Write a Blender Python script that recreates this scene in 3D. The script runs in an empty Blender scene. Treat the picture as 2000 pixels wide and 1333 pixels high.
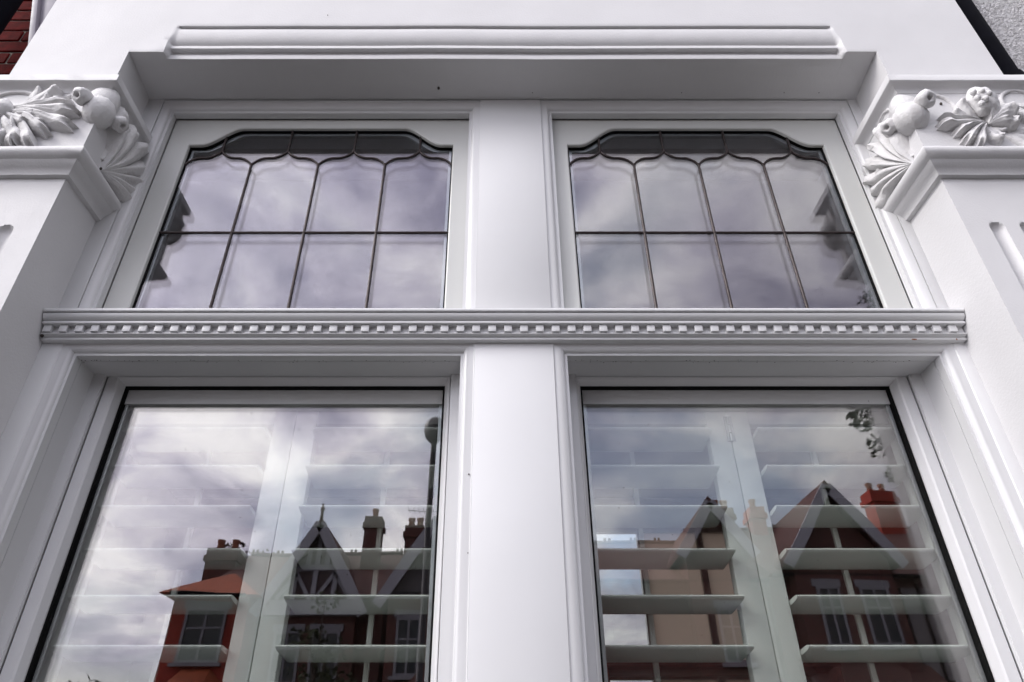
import bpy, bmesh, math, random
from mathutils import Vector, Matrix, noise
R = math.radians
random.seed(7)
sc = bpy.context.scene
col = sc.collection

# ------------------------------------------------------------------ camera
HC, D0, CX, CY, F = 1.45, 1.20, 974.0, 666.5, 1333.0
TH = math.atan(F / 2026.0)
CT, ST = math.cos(TH), math.sin(TH)
cam_d = bpy.data.cameras.new('camera')
cam = bpy.data.objects.new('camera', cam_d)
col.objects.link(cam)
cam.location = (0, -D0, HC)
cam.rotation_euler = (R(90) + TH, 0, 0)
cam_d.sensor_width = 36
cam_d.lens = 36 * F / 2000
cam_d.shift_x = (1000 - CX) / 2000
cam_d.clip_start = 0.02
cam_d.clip_end = 600
sc.camera = cam

# ------------------------------------------------------------------ world, sun, exposure
SUN_EL, SUN_AZ = R(38), math.atan2(-0.88, -0.48)
world = bpy.data.worlds.new('World'); sc.world = world; world.use_nodes = True
wn = world.node_tree.nodes; wl = world.node_tree.links; wn.clear()
wo = wn.new('ShaderNodeOutputWorld'); bg = wn.new('ShaderNodeBackground')
bg.inputs['Strength'].default_value = 0.10
sky = wn.new('ShaderNodeTexSky'); sky.sky_type = 'NISHITA'; sky.sun_disc = False
sky.sun_elevation = SUN_EL; sky.sun_rotation = SUN_AZ % (2 * math.pi)
sky.air_density = 1.0; sky.dust_density = 2.0
tc = wn.new('ShaderNodeTexCoord')
sep = wn.new('ShaderNodeSeparateXYZ'); wl.new(tc.outputs['Generated'], sep.inputs[0])
def wmath(op, a, b=None, clamp=False):
    m = wn.new('ShaderNodeMath'); m.operation = op; m.use_clamp = clamp
    for i, v in enumerate((a, b)):
        if v is None: continue
        if isinstance(v, (int, float)): m.inputs[i].default_value = v
        else: wl.new(v, m.inputs[i])
    return m.outputs[0]
zz = wmath('ADD', wmath('MAXIMUM', sep.outputs['Z'], 0.0), 0.35)
comb = wn.new('ShaderNodeCombineXYZ')
wl.new(wmath('DIVIDE', sep.outputs['X'], zz), comb.inputs[0])
wl.new(wmath('DIVIDE', sep.outputs['Y'], zz), comb.inputs[1])
def wnoise(scale, detail, rough, dist, off):
    mp = wn.new('ShaderNodeMapping'); mp.inputs['Location'].default_value = off
    wl.new(comb.outputs[0], mp.inputs['Vector'])
    n = wn.new('ShaderNodeTexNoise'); wl.new(mp.outputs[0], n.inputs['Vector'])
    n.inputs['Scale'].default_value = scale; n.inputs['Detail'].default_value = detail
    n.inputs['Roughness'].default_value = rough; n.inputs['Distortion'].default_value = dist
    return n.outputs['Fac']
def wramp(src, stops):
    r = wn.new('ShaderNodeValToRGB'); wl.new(src, r.inputs[0]); e = r.color_ramp.elements
    while len(e) < len(stops): e.new(0.5)
    for k, (p, c) in enumerate(stops): e[k].position = p; e[k].color = (*c, 1)
    return r.outputs['Color']
shade = wramp(wnoise(3.4, 10, 0.6, 0.35, (3.1, 0.7, 0)), [(0.36, (.34, .33, .43)), (0.48, (.64, .62, .71)), (0.60, (1.0, .99, 1.0))])
cov = wramp(wnoise(1.7, 8, 0.6, 0.3, (7.3, 2.2, 4)), [(0.37, (.35, .35, .35)), (0.50, (1, 1, 1))])
# clouds glow towards the hidden sun
sdir = (math.sin(SUN_AZ) * math.cos(SUN_EL), math.cos(SUN_AZ) * math.cos(SUN_EL), math.sin(SUN_EL))
dp_ = wn.new('ShaderNodeVectorMath'); dp_.operation = 'DOT_PRODUCT'; wl.new(tc.outputs['Generated'], dp_.inputs[0]); dp_.inputs[1].default_value = sdir
glow = wmath('MULTIPLY', wmath('POWER', wmath('MULTIPLY_ADD' if False else 'ADD', wmath('MULTIPLY', dp_.outputs['Value'], 0.5), 0.5, clamp=True), 3.0), 31.0)
glow = wmath('ADD', glow, 5.5)
cl = wn.new('ShaderNodeVectorMath'); cl.operation = 'SCALE'; wl.new(shade, cl.inputs[0]); wl.new(glow, cl.inputs['Scale'])
skm = wn.new('ShaderNodeVectorMath'); skm.operation = 'SCALE'; wl.new(sky.outputs[0], skm.inputs[0]); skm.inputs['Scale'].default_value = 1.8
mx = wn.new('ShaderNodeMix'); mx.data_type = 'RGBA'
wl.new(cov, mx.inputs[0]); wl.new(skm.outputs[0], mx.inputs[6]); wl.new(cl.outputs[0], mx.inputs[7])
wl.new(mx.outputs[2], bg.inputs['Color']); wl.new(bg.outputs[0], wo.inputs['Surface'])

sun_d = bpy.data.lights.new('sun', 'SUN'); sun = bpy.data.objects.new('sun', sun_d); col.objects.link(sun)
sun_d.energy = 1.5; sun_d.angle = R(20); sun_d.color = (1.0, 0.97, 0.93)
sv = Vector((math.sin(SUN_AZ) * math.cos(SUN_EL), math.cos(SUN_AZ) * math.cos(SUN_EL), math.sin(SUN_EL)))
sun.rotation_euler = sv.to_track_quat('Z', 'Y').to_euler(); sun.location = sv * 30
sc.view_settings.view_transform = 'Standard'; sc.view_settings.look = 'None'
sc.view_settings.exposure = 0.46; sc.view_settings.gamma = 1.0
sc.view_settings.use_curve_mapping = False
sc.render.engine = 'CYCLES'
sc.cycles.use_denoising = True
sc.cycles.max_bounces = 10; sc.cycles.transparent_max_bounces = 24; sc.cycles.glossy_bounces = 6
sc.cycles.diffuse_bounces = 4
sc.cycles.caustics_reflective = False

# ------------------------------------------------------------------ measuring helpers
def ray(u, v):
    a = (u - CX) / F; b = (CY - v) / F
    return a, CT - b * ST, ST + b * CT
def at(u, v, d):
    """point on the vertical plane at distance d in front of the lens"""
    a, p, q = ray(u, v); t = d / p
    return Vector((a * t, d - D0, HC + q * t))
def atx(u, v, X):
    a, p, q = ray(u, v); t = X / a
    return Vector((X, p * t - D0, HC + q * t))

# ------------------------------------------------------------------ materials
MAT = {}
def mat(name, base, rough=0.5, var=0.0, vscale=6.0, bump=0.0, bscale=60.0, bdetail=4, dirt=0.0, metal=0.0, dirtcol=(.3, .27, .24), spec=0.5, bdist=0.002, wave=0.0):
    m = bpy.data.materials.new(name); m.use_nodes = True; MAT[name] = m
    nt = m.node_tree; n = nt.nodes; l = nt.links
    bs = n['Principled BSDF']
    bs.inputs['Roughness'].default_value = rough; bs.inputs['Metallic'].default_value = metal
    bs.inputs['Specular IOR Level'].default_value = spec
    t = n.new('ShaderNodeTexCoord')
    def nz(scale, detail, ro=0.55):
        k = n.new('ShaderNodeTexNoise'); l.new(t.outputs['Object'], k.inputs['Vector'])
        k.inputs['Scale'].default_value = scale; k.inputs['Detail'].default_value = detail; k.inputs['Roughness'].default_value = ro
        return k.outputs['Fac']
    rp = n.new('ShaderNodeValToRGB'); l.new(nz(vscale, 6), rp.inputs[0])
    e = rp.color_ramp.elements
    e[0].position = .3; e[1].position = .7
    e[0].color = (*[c * (1 - var) for c in base], 1); e[1].color = (*[min(1, c * (1 + var)) for c in base], 1)
    out = rp.outputs['Color']
    if dirt > 0:
        r2 = n.new('ShaderNodeValToRGB'); l.new(nz(17, 9, 0.7), r2.inputs[0])
        r2.color_ramp.elements[0].position = .56; r2.color_ramp.elements[0].color = (0, 0, 0, 1)
        r2.color_ramp.elements[1].position = .80; r2.color_ramp.elements[1].color = (dirt, dirt, dirt, 1)
        mxx = n.new('ShaderNodeMix'); mxx.data_type = 'RGBA'; l.new(r2.outputs[0], mxx.inputs[0]); l.new(out, mxx.inputs[6])
        mxx.inputs[7].default_value = (*dirtcol, 1); out = mxx.outputs[2]
    l.new(out, bs.inputs['Base Color'])
    rr = n.new('ShaderNodeMapRange'); l.new(nz(bscale * .3, 3), rr.inputs[0])
    rr.inputs['To Min'].default_value = max(0.02, rough - .08); rr.inputs['To Max'].default_value = min(1, rough + .1)
    l.new(rr.outputs[0], bs.inputs['Roughness'])
    nrm = None
    if bump > 0:
        b = n.new('ShaderNodeBump'); l.new(nz(bscale, bdetail), b.inputs['Height'])
        b.inputs['Strength'].default_value = bump; b.inputs['Distance'].default_value = bdist
        nrm = b.outputs[0]
    if wave > 0:
        b = n.new('ShaderNodeBump'); l.new(nz(5.0, 2), b.inputs['Height'])
        b.inputs['Strength'].default_value = 1.0; b.inputs['Distance'].default_value = wave
        if nrm: l.new(nrm, b.inputs['Normal'])
        nrm = b.outputs[0]
    if nrm: l.new(nrm, bs.inputs['Normal'])
    return m
W = (.60, .595, .60)
mat('white_masonry', W, .62, .03, 3, .55, 170, 5, .10, bdist=.0012, wave=.004, dirtcol=(.5, .47, .44))
mat('white_carving', (.60, .592, .592), .6, .05, 9, .8, 130, 6, .45, bdist=.003, dirtcol=(.45, .41, .38))
mat('white_joinery', (.62, .62, .625), .34, .02, 4, .12, 90, 3, .07, bdist=.0008, wave=.0008, dirtcol=(.55, .52, .47))
mat('cream_joinery', (.54, .545, .525), .36, .02, 4, .10, 80, 3, .06, bdist=.0008, wave=.0008, dirtcol=(.55, .52, .47))
mat('shutter_paint', (.62, .645, .615), .4, .015, 4, .05, 60)
mat('black_seal', (.002, .002, .002), .7, .2, 20, spec=.12)
mat('lead_came', (.035, .026, .025), .38, .3, 40, .3, 220, metal=.55)
mat('spacer_metal', (.32, .34, .34), .4, .1, 30, metal=.7)
mat('grime', (.05, .04, .035), .9, .3, 60)
mat('rust_stain', (.22, .09, .04), .9, .3, 60)
mat('brick_face', (.10, .004, .004), .95, .45, 22, .7, 120, 6, .25, dirtcol=(.03, .005, .005), bdist=.003, spec=.1)
mat('mortar', (.36, .33, .29), .95, .15, 30, .7, 200, 5, bdist=.002)
mat('black_pipe', (.002, .002, .005), .8, .3, 12, spec=.08)
mat('grey_paint', (.17, .155, .19), .5, .06, 6, .2, 60)
mat('pebbledash', (.56, .55, .55), .9, .12, 30, .9, 70, 6, .3, bdist=.006)
mat('pebble', (.62, .61, .61), .85, .25, 50, .3, 160, 4, .3, dirtcol=(.25, .24, .23))
mat('room_plaster', (.40, .36, .33), .8, .03, 3)
mat('room_ceiling', (.55, .54, .53), .8, .03, 3)
mat('room_floor', (.12, .07, .04), .4, .2, 6)
mat('red_brick', (.22, .060, .035), .85, .35, 9, .5, 30, 5, bdist=.01)
mat('orange_brick', (.42, .085, .035), .85, .3, 9, .5, 30, 5, bdist=.01)
mat('roof_tile', (.11, .045, .038), .8, .35, 5, .6, 14, 4, bdist=.02)
mat('orange_tile', (.36, .075, .025), .8, .3, 5, .6, 14, 4, bdist=.02)
mat('brown_render', (.10, .07, .075), .9, .2, 6)
mat('pale_render', (.22, .20, .21), .9, .15, 6)
mat('white_trim', (.42, .41, .46), .5, .04, 6)
mat('window_trim', (.26, .25, .28), .5, .05, 6)
mat('house_glass', (.02, .025, .03), .06, .1, 3)
mat('chimney_pot', (.36, .14, .08), .8, .2, 9)
mat('asphalt', (.05, .05, .052), .9, .2, 20, .5, 80)
mat('paving', (.05, .049, .047), .85, .15, 4, .4, 60)
mat('paving_slab', (.08, .077, .073), .85, .14, 2.5, .4, 60)
mat('kerb_stone', (.32, .31, .30), .85, .12, 8)
mat('road_paint', (.75, .75, .72), .7, .06, 12)
mat('leaf', (.045, .055, .028), .9, .4, 3, spec=.1)
mat('leaf_red', (.085, .035, .028), .55, .5, 3)
mat('bark', (.07, .05, .038), .9, .35, 14, .8, 40, bdist=.01)
mat('lamp_metal', (.035, .03, .038), .4, .2, 9)
mat('lamp_lens', (.35, .35, .36), .2, .05, 9)
mat('shelf_wood', (.10, .025, .018), .5, .3, 14)
def book_mat(i, c): return mat('book_cover_%d' % i, c, .6, .15, 20)
BOOKS = [book_mat(i, c) for i, c in enumerate([(.25, .03, .03), (.04, .05, .10), (.45, .40, .33), (.05, .08, .06), (.30, .12, .04), (.02, .02, .02)])]

def glass_mat(name, f0, tint):
    m = bpy.data.materials.new(name); m.use_nodes = True; MAT[name] = m
    n = m.node_tree.nodes; l = m.node_tree.links; n.clear()
    o = n.new('ShaderNodeOutputMaterial'); g = n.new('ShaderNodeBsdfGlossy'); t = n.new('ShaderNodeBsdfTransparent')
    g.inputs['Roughness'].default_value = 0.0; g.inputs['Color'].default_value = (1, .955, .985, 1); t.inputs['Color'].default_value = (*tint, 1)
    geo = n.new('ShaderNodeNewGeometry'); dt = n.new('ShaderNodeVectorMath'); dt.operation = 'DOT_PRODUCT'
    l.new(geo.outputs['Incoming'], dt.inputs[0]); l.new(geo.outputs['Normal'], dt.inputs[1])
    def mm(op, a, b=None, c=None):
        k = n.new('ShaderNodeMath'); k.operation = op
        for i, v in enumerate((a, b, c)):
            if v is None: continue
            if isinstance(v, (int, float)): k.inputs[i].default_value = v
            else: l.new(v, k.inputs[i])
        return k.outputs[0]
    x = mm('SUBTRACT', 1.0, mm('ABSOLUTE', dt.outputs['Value']))
    fr = mm('MULTIPLY_ADD', mm('POWER', x, 5.0), 1 - f0, f0)
    mix = n.new('ShaderNodeMixShader'); l.new(fr, mix.inputs[0]); l.new(t.outputs[0], mix.inputs[1]); l.new(g.outputs[0], mix.inputs[2])
    # float glass is never perfectly flat
    tcn = n.new('ShaderNodeTexCoord'); nz = n.new('ShaderNodeTexNoise'); l.new(tcn.outputs['Object'], nz.inputs['Vector'])
    nz.inputs['Scale'].default_value = 2.6; nz.inputs['Detail'].default_value = 1.5
    b = n.new('ShaderNodeBump'); b.inputs['Strength'].default_value = 1; b.inputs['Distance'].default_value = .0007
    l.new(nz.outputs['Fac'], b.inputs['Height']); l.new(b.outputs[0], g.inputs['Normal'])
    l.new(mix.outputs[0], o.inputs['Surface'])
    return m
glass_mat('window_glass', .066, (.972, .980, .972))
glass_mat('leaded_glass', .062, (.93, .94, .95))
def amber():
    m = bpy.data.materials.new('translucent_tan'); m.use_nodes = True; MAT['translucent_tan'] = m
    n = m.node_tree.nodes; l = m.node_tree.links; n.clear()
    o = n.new('ShaderNodeOutputMaterial'); a = n.new('ShaderNodeBsdfTranslucent'); a.inputs['Color'].default_value = (.60, .53, .47, 1)
    g = n.new('ShaderNodeBsdfGlossy'); g.inputs['Roughness'].default_value = .3
    mix = n.new('ShaderNodeMixShader'); mix.inputs[0].default_value = .05
    l.new(a.outputs[0], mix.inputs[1]); l.new(g.outputs[0], mix.inputs[2]); l.new(mix.outputs[0], o.inputs['Surface'])
amber()
def brick_tex(name, c1, c2, mort, scale=1.0):
    m = bpy.data.materials.new(name); m.use_nodes = True; MAT[name] = m
    n = m.node_tree.nodes; l = m.node_tree.links; bs = n['Principled BSDF']; bs.inputs['Roughness'].default_value = .85
    t = n.new('ShaderNodeTexCoord'); s = n.new('ShaderNodeSeparateXYZ'); c = n.new('ShaderNodeCombineXYZ')
    l.new(t.outputs['Object'], s.inputs[0])
    ad = n.new('ShaderNodeMath'); l.new(s.outputs['X'], ad.inputs[0]); l.new(s.outputs['Y'], ad.inputs[1])
    l.new(ad.outputs[0], c.inputs[0]); l.new(s.outputs['Z'], c.inputs[1])
    b = n.new('ShaderNodeTexBrick'); l.new(c.outputs[0], b.inputs['Vector'])
    b.inputs['Color1'].default_value = (*c1, 1); b.inputs['Color2'].default_value = (*c2, 1); b.inputs['Mortar'].default_value = (*mort, 1)
    b.inputs['Scale'].default_value = scale; b.inputs['Brick Width'].default_value = .225; b.inputs['Row Height'].default_value = .075
    b.inputs['Mortar Size'].default_value = .006
    l.new(b.outputs['Color'], bs.inputs['Base Color'])
    bp = n.new('ShaderNodeBump'); bp.invert = True; bp.inputs['Distance'].default_value = .006; l.new(b.outputs['Fac'], bp.inputs['Height']); l.new(bp.outputs[0], bs.inputs['Normal'])
brick_tex('house_brick', (.14, .034, .028), (.085, .024, .020), (.13, .10, .09))
brick_tex('house_brick_orange', (.45, .035, .018), (.34, .028, .015), (.25, .12, .09))

# ------------------------------------------------------------------ mesh helpers
WL = {}
class MB:
    def __init__(self): self.v = []; self.f = []
    def add(self, vs, fs):
        o = len(self.v); self.v += [tuple(p) for p in vs]; self.f += [tuple(i + o for i in f) for f in fs]; return self
    def box(self, x0, x1, y0, y1, z0, z1):
        vs = [(x, y, z) for z in (z0, z1) for y in (y0, y1) for x in (x0, x1)]
        return self.add(vs, [(0, 2, 3, 1), (4, 5, 7, 6), (0, 1, 5, 4), (2, 6, 7, 3), (0, 4, 6, 2), (1, 3, 7, 5)])
    def obox(self, p, q, w, t, up=(0, -1, 0)):
        """bar from p to q, width w, thickness t"""
        p = Vector(p); q = Vector(q); d = (q - p).normalized(); u = Vector(up); s = d.cross(u).normalized(); u = s.cross(d).normalized()
        vs = [e + s * a * w / 2 + u * b * t / 2 for e in (p, q) for a, b in ((-1, -1), (1, -1), (1, 1), (-1, 1))]
        return self.add(vs, [(0, 1, 2, 3), (7, 6, 5, 4), (0, 4, 5, 1), (1, 5, 6, 2), (2, 6, 7, 3), (3, 7, 4, 0)])
    def prism(self, pts, axis, a, b):
        """closed polygon pts extruded from a to b; axis x: pts=(y,z); axis z: pts=(x,y); axis y: pts=(x,z)"""
        n = len(pts)
        mk = {'x': lambda p, t: (t, p[0], p[1]), 'y': lambda p, t: (p[0], t, p[1]), 'z': lambda p, t: (p[0], p[1], t)}[axis]
        vs = [mk(p, a) for p in pts] + [mk(p, b) for p in pts]
        fs = [tuple(range(n)), tuple(range(2 * n - 1, n - 1, -1))] + [(i, (i + 1) % n, n + (i + 1) % n, n + i) for i in range(n)]
        return self.add(vs, fs)
    def grid(self, rows, close=False, cap=False):
        n = len(rows[0]); vs = [p for r in rows for p in r]; fs = []
        for i in range(len(rows) - 1):
            for j in range(n if close else n - 1):
                k = (j + 1) % n
                fs.append((i * n + j, i * n + k, (i + 1) * n + k, (i + 1) * n + j))
        if cap: fs += [tuple(range(n)), tuple((len(rows) - 1) * n + j for j in range(n))]
        return self.add(vs, fs)
    def tube(self, pts, r, seg=8, cap=True):
        pts = [Vector(p) for p in pts]; rows = []; ref = None
        for i, p in enumerate(pts):
            d = (pts[min(i + 1, len(pts) - 1)] - pts[max(i - 1, 0)]).normalized()
            if ref is None: ref = Vector((0, 0, 1)) if abs(d.z) < .9 else Vector((1, 0, 0))
            a = d.cross(ref).normalized(); b = a.cross(d).normalized(); ref = b
            rr = r[i] if isinstance(r, (list, tuple)) else r
            rows.append([p + (a * math.cos(t) + b * math.sin(t)) * rr for t in [2 * math.pi * k / seg for k in range(seg)]])
        return self.grid(rows, True, cap)
    def lathe(self, c, prof, seg=16):
        c = Vector(c)
        return self.grid([[c + Vector((r * math.cos(2 * math.pi * k / seg), r * math.sin(2 * math.pi * k / seg), z)) for k in range(seg)] for r, z in prof], True, True)
    def blob(self, c, rx, ry, rz, seg=16, fn=None):
        c = Vector(c); rows = []
        for i in range(seg // 2 + 1):
            th = math.pi * i / (seg // 2)
            th = min(max(th, .02), math.pi - .02)
            row = []
            for k in range(seg):
                ph = 2 * math.pi * k / seg; n = Vector((math.sin(th) * math.cos(ph), math.sin(th) * math.sin(ph), math.cos(th)))
                s = fn(n) if fn else 1
                row.append(c + Vector((n.x * rx, n.y * ry, n.z * rz)) * s)
            rows.append(row)
        return self.grid(rows, True, True)
    def mesh(self, name, m, bevel=0, smooth=False, seg=2, angle=40):
        me = bpy.data.meshes.new(name); me.from_pydata(self.v, [], self.f)
        bm = bmesh.new(); bm.from_mesh(me)
        bmesh.ops.recalc_face_normals(bm, faces=bm.faces)
        if bevel:
            ed = [e for e in bm.edges if len(e.link_faces) == 2 and e.calc_face_angle(0) > R(30)]
            bmesh.ops.bevel(bm, geom=ed, offset=bevel, segments=seg, affect='EDGES', profile=.5, clamp_overlap=True)
        bm.to_mesh(me); bm.free()
        me.materials.append(MAT[m] if isinstance(m, str) else m)
        if smooth or bevel:
            for p in me.polygons: p.use_smooth = True
            me.set_sharp_from_angle(angle=R(angle))
        return me
    def build(self, name, m, parent=None, bevel=0, smooth=False, seg=2, angle=40, **kw):
        return link(name, self.mesh(name, m, bevel, smooth, seg, angle), parent, **kw)
def link(name, me, parent=None, loc=(0, 0, 0), **kw):
    o = bpy.data.objects.new(name, me); col.objects.link(o); o.location = loc
    WL[o] = Vector(loc)
    if parent is not None:
        o.parent = parent; o.matrix_parent_inverse = Matrix.Translation(-WL[parent])
    for k, v in kw.items(): o[k] = v
    return o
def thing(name, label, cat, loc=(0, 0, 0), group=None):
    o = link(name, None, None, loc); o.empty_display_size = .1
    o['label'] = label; o['category'] = cat
    if group: o['group'] = group
    return o
def strut(name, mb, m, **kw): return mb.build(name, m, None, kind='structure', **kw)

# ================================================================== SETTING: ground, road, pavements
# ground lies at z = 0; front wall of the bay lies at y = 0; street runs along x at negative y
strut('ground', MB().box(-150, 150, -150, 60, -.5, -.12), 'paving')
strut('road', MB().box(-150, 150, -14.0, -7.0, -.119, -.1), 'asphalt')
strut('front_path', MB().box(-6, 6, -3.4, -.02, -.119, 0), 'paving')
strut('pavement', MB().box(-150, 150, -6.85, -3.4, -.119, -.004), 'paving_slab')
strut('far_pavement', MB().box(-150, 150, -17.0, -14.15, -.119, 0), 'paving_slab')
strut('front_gardens', MB().box(-60, 60, -19.2, -17.0, -.119, .01), 'paving')
for y in (-7.0, -14.15):
    strut('kerb', MB().box(-150, 150, y, y + .15, -.119, .012), 'kerb_stone')
mm_ = MB()
for k in range(-20, 20): mm_.box(k * 4, k * 4 + 2, -10.55, -10.45, -.0995, -.096)
strut('road_marking', mm_, 'road_paint')

# ================================================================== THE BAY: upper wall with the carved lintel
XL, XR = -1.08, 1.104               # opening in the masonry
XLo, XRo = -1.386, 1.43             # outer arrises of the bay
YF = .152                           # front plane of the joinery
ZS = HC + 1.802                     # soffit at the arris
ZSB = HC + 1.783                    # soffit at the joinery
wall = thing('rendered_wall', 'smooth white rendered wall above the windows with a moulded lintel edge', 'wall', (0, 0, ZS))
def nz3(x, y, z, s, a): return a * noise.noise(Vector((x * s, y * s, z * s)))
# full moulded profile (depth y, height rel) and the plain square arris, same point count
def qa(c, r0, r1, a0, a1, n):
    return [(c[0] + r0 * math.cos(R(a0 + (a1 - a0) * k / n)), c[1] + r1 * math.sin(R(a0 + (a1 - a0) * k / n))) for k in range(n + 1)]
prof = [(0, 1.945), (0, 1.931), (.0005, 1.930), (.0085, 1.929), (.0085, 1.926), (.005, 1.920), (.003, 1.912), (.003, 1.900)]
prof += [(.003 + .021 * (1 - math.cos(R(t))), 1.900 - .048 * math.sin(R(t))) for t in (15, 30, 45, 60, 75, 90)]
prof += [(.0245, 1.8485), (.0125, 1.848), (.012, 1.846), (.012, 1.836), (.0135, 1.8345), (.0255, 1.8335), (.0275, 1.831), (.0275, 1.825), (.0245, 1.820), (.0235, 1.812), (.0245, 1.802)]
n_ = len(prof)
sq = []
for k in range(n_):
    t = k / (n_ - 1) * 1.0
    z = 1.945 - (1.945 - 1.802) * min(1, t * 1.15)
    y = 0 if t * 1.15 < 1 else (t * 1.15 - 1) / .15 * .0245
    sq.append((y, z))
def stop(x, p):   # 0 plain .. 1 moulded ; higher profile points start further in
    off = .010 * (p[1] - 1.80) / .13
    a = (x - (-.985 + off * 1.3)) / .014; b = ((1.021 - off * 1.3) - x) / .014
    t = max(0, min(1, min(a, b))); return t * t * (3 - 2 * t)
xs = []
x = XL
while x < XR - .004:
    xs.append(x); x += .0035 if (-1.0 < x < -.95 or .98 < x < 1.03) else .02
xs.append(XR)
rows = []
for x in xs:
    row = [(x, 0 + nz3(x, 0, 0, 2, .0), HC + 3.6), (x, 0, HC + 2.6), (x, 0, HC + 2.1)]
    for k in range(n_):
        t = stop(x, prof[k]); y = sq[k][0] * (1 - t) + prof[k][0] * t; z = sq[k][1] * (1 - t) + prof[k][1] * t
        wob = nz3(x, 3, prof[k][1] * .3, 3.0, .0022) + nz3(x, 9, z, 14, .0007)
        row.append((x, y, HC + z + wob))
    row += [(x, .09, HC + 1.794), (x, YF - .002, ZSB + .001), (x, YF + .004, ZSB + .002), (x, YF + .10, ZSB + .003)]
    rows.append(row)
mb = MB().grid(rows)
mb.build('lintel_face', 'white_masonry', wall, smooth=True, angle=30)
for a, b in ((XLo, XL), (XR, XRo)):
    rws = []
    for k in range(9):
        x = a + (b - a) * k / 8
        rws.append([(x, 0, HC + 3.6), (x, 0, HC + 2.1), (x, 0, HC + 1.9), (x, 0, ZS), (x, 0, HC + 1.58)])
    MB().grid(rws).build('wall_face', 'white_masonry', wall)
mb = MB()   # body, returns and piers' continuation upward
mb.box(XLo, XLo + .002, .0005, .5, HC + 1.58, HC + 3.6); mb.box(XRo - .002, XRo, .0005, .5, HC + 1.58, HC + 3.6)
mb.box(XLo + .003, XRo - .003, YF + .04, .48, ZSB + .002, HC + 3.58)
mb.build('wall_body', 'white_masonry', wall)
# tiny nick and specks in the soffit
g = MB()
p = at(857, 169, 1.315); p.z = HC + 1.788; g.blob(p, .004, .006, .003, 8)
for u, v in ((1040, 186), (1330, 176), (640, 30), (1520, 150), (1590, 158)):
    q = at(u, v, 1.33 if v > 100 else 1.199);
    if v > 100: q.z = HC + 1.7865
    g.blob(q, .0015, .002, .001, 6)
g.build('grime_speck', 'grime', wall, kind='stuff')

# ================================================================== PIERS with fluted fronts and carved capitals
def tongue(mb, base, a, b, n, L, wd, H, bend, seed, sink=.004):
    """one fleshy lobe: tapered, ridged, its tip rolled forward"""
    NS, NT = 14, 9; rows = []
    for i in range(NS + 1):
        q = i / NS; w = wd * (.28 + .72 * math.sin(math.pi * min(1, q * .72 + .10)) ** .9)
        if q > .72: w *= math.sqrt(max(0.0, 1 - ((q - .72) / .285) ** 2))
        ang = bend * q; cx = L * q * math.cos(ang * .6); cy = L * q * math.sin(ang * .6)
        lift = H * (.25 + .75 * math.sin(math.pi * .62 * q)) + .40 * H * math.exp(-((q - .88) / .10) ** 2)
        row = []
        for j in range(NT + 1):
            t = j / NT * 2 - 1
            hh = lift * (1 - abs(t) ** 2.4 * .75) - .16 * H * math.exp(-(t / .22) ** 2) * (1 - q * .6)
            if i == NS or j in (0, NT): hh = -sink
            p = base + a * cx + b * (cy + t * w) + n * (hh + nz3(t + seed, q * 2, L * 40, 2.5, .0018))
            row.append(p)
        rows.append(row)
    mb.grid(rows)
def shell(base, tip, n, spread, lobes, H=.026, fl=.011, scal=.3):
    base = Vector(base); tip = Vector(tip); n = Vector(n).normalized()
    a = (tip - base); L = a.length; a.normalize(); b = n.cross(a).normalized()
    NR, NA = 18, lobes * 12; rows = []
    for i in range(NR + 1):
        r = i / NR; row = []
        for j in range(NA + 1):
            t = j / NA * 2 - 1; q = (t + 1) / 2 * lobes; w = abs(math.sin(math.pi * q)); sk = (q % 1)
            edge = (1 - scal * (1 - w ** .6)) * (1 - .22 * t * t) * (1 + .26 * noise.noise(Vector((int(min(q, lobes - .01)) * 3.7 + .5, L * 90, .3)))) * (1 - .07 * abs(math.sin(3 * math.pi * q)) * r)
            ph = R(spread) * t + R(14) * r * r * t
            h = H * math.sin(math.pi * min(1, r * .80 + .06)) ** .8 * (1 - .2 * t * t)
            h += fl * (w ** .42 * (.5 + 1.0 * sk) - .55) * min(1, r * 2.0)
            h += .34 * H * math.exp(-((r - .86) / .09) ** 2) * w - .0022 * abs(math.sin(3 * math.pi * q)) * r - .12 * H * math.sin(9 * r + 2 * q) * r
            if i == NR or j in (0, NA): h = -.004
            row.append(base + (a * math.cos(ph) + b * math.sin(ph)) * r * L * edge + n * (h + nz3(t * 2, r * 2, L * 50, 3, .0022)))
        rows.append(row)
    return MB().grid(rows)
def leaf_fan(base, tip, n, spread, lobes, H=.02, flute=.008, scal=.2, bend=0.0, sink=.004):
    base = Vector(base); tip = Vector(tip); n = Vector(n).normalized()
    a = (tip - base); L = a.length; a.normalize(); b = n.cross(a).normalized()
    rl = random.Random(int(abs(tip.x * 9e3 + tip.z * 7e3))); mb = MB()
    order = sorted(range(lobes), key=lambda k: -abs(k - (lobes - 1) / 2))
    for q, k in enumerate(order):
        t = (k / (lobes - 1) * 2 - 1) if lobes > 1 else 0
        ph = R(spread) * t * .72
        aa = a * math.cos(ph) + b * math.sin(ph); bb = b * math.cos(ph) - a * math.sin(ph)
        LL = L * (1 - .16 * t * t) * rl.uniform(.92, 1.06)
        wd = LL * math.tan(R(spread) / lobes) * 1.0 + .003
        tongue(mb, base + bb * t * .002, aa, bb, n, LL, wd, H * rl.uniform(.8, 1.1) * (1 - .18 * abs(t)), R(22) * t + R(rl.uniform(-8, 8)), rl.uniform(0, 50))
    return mb
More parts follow.
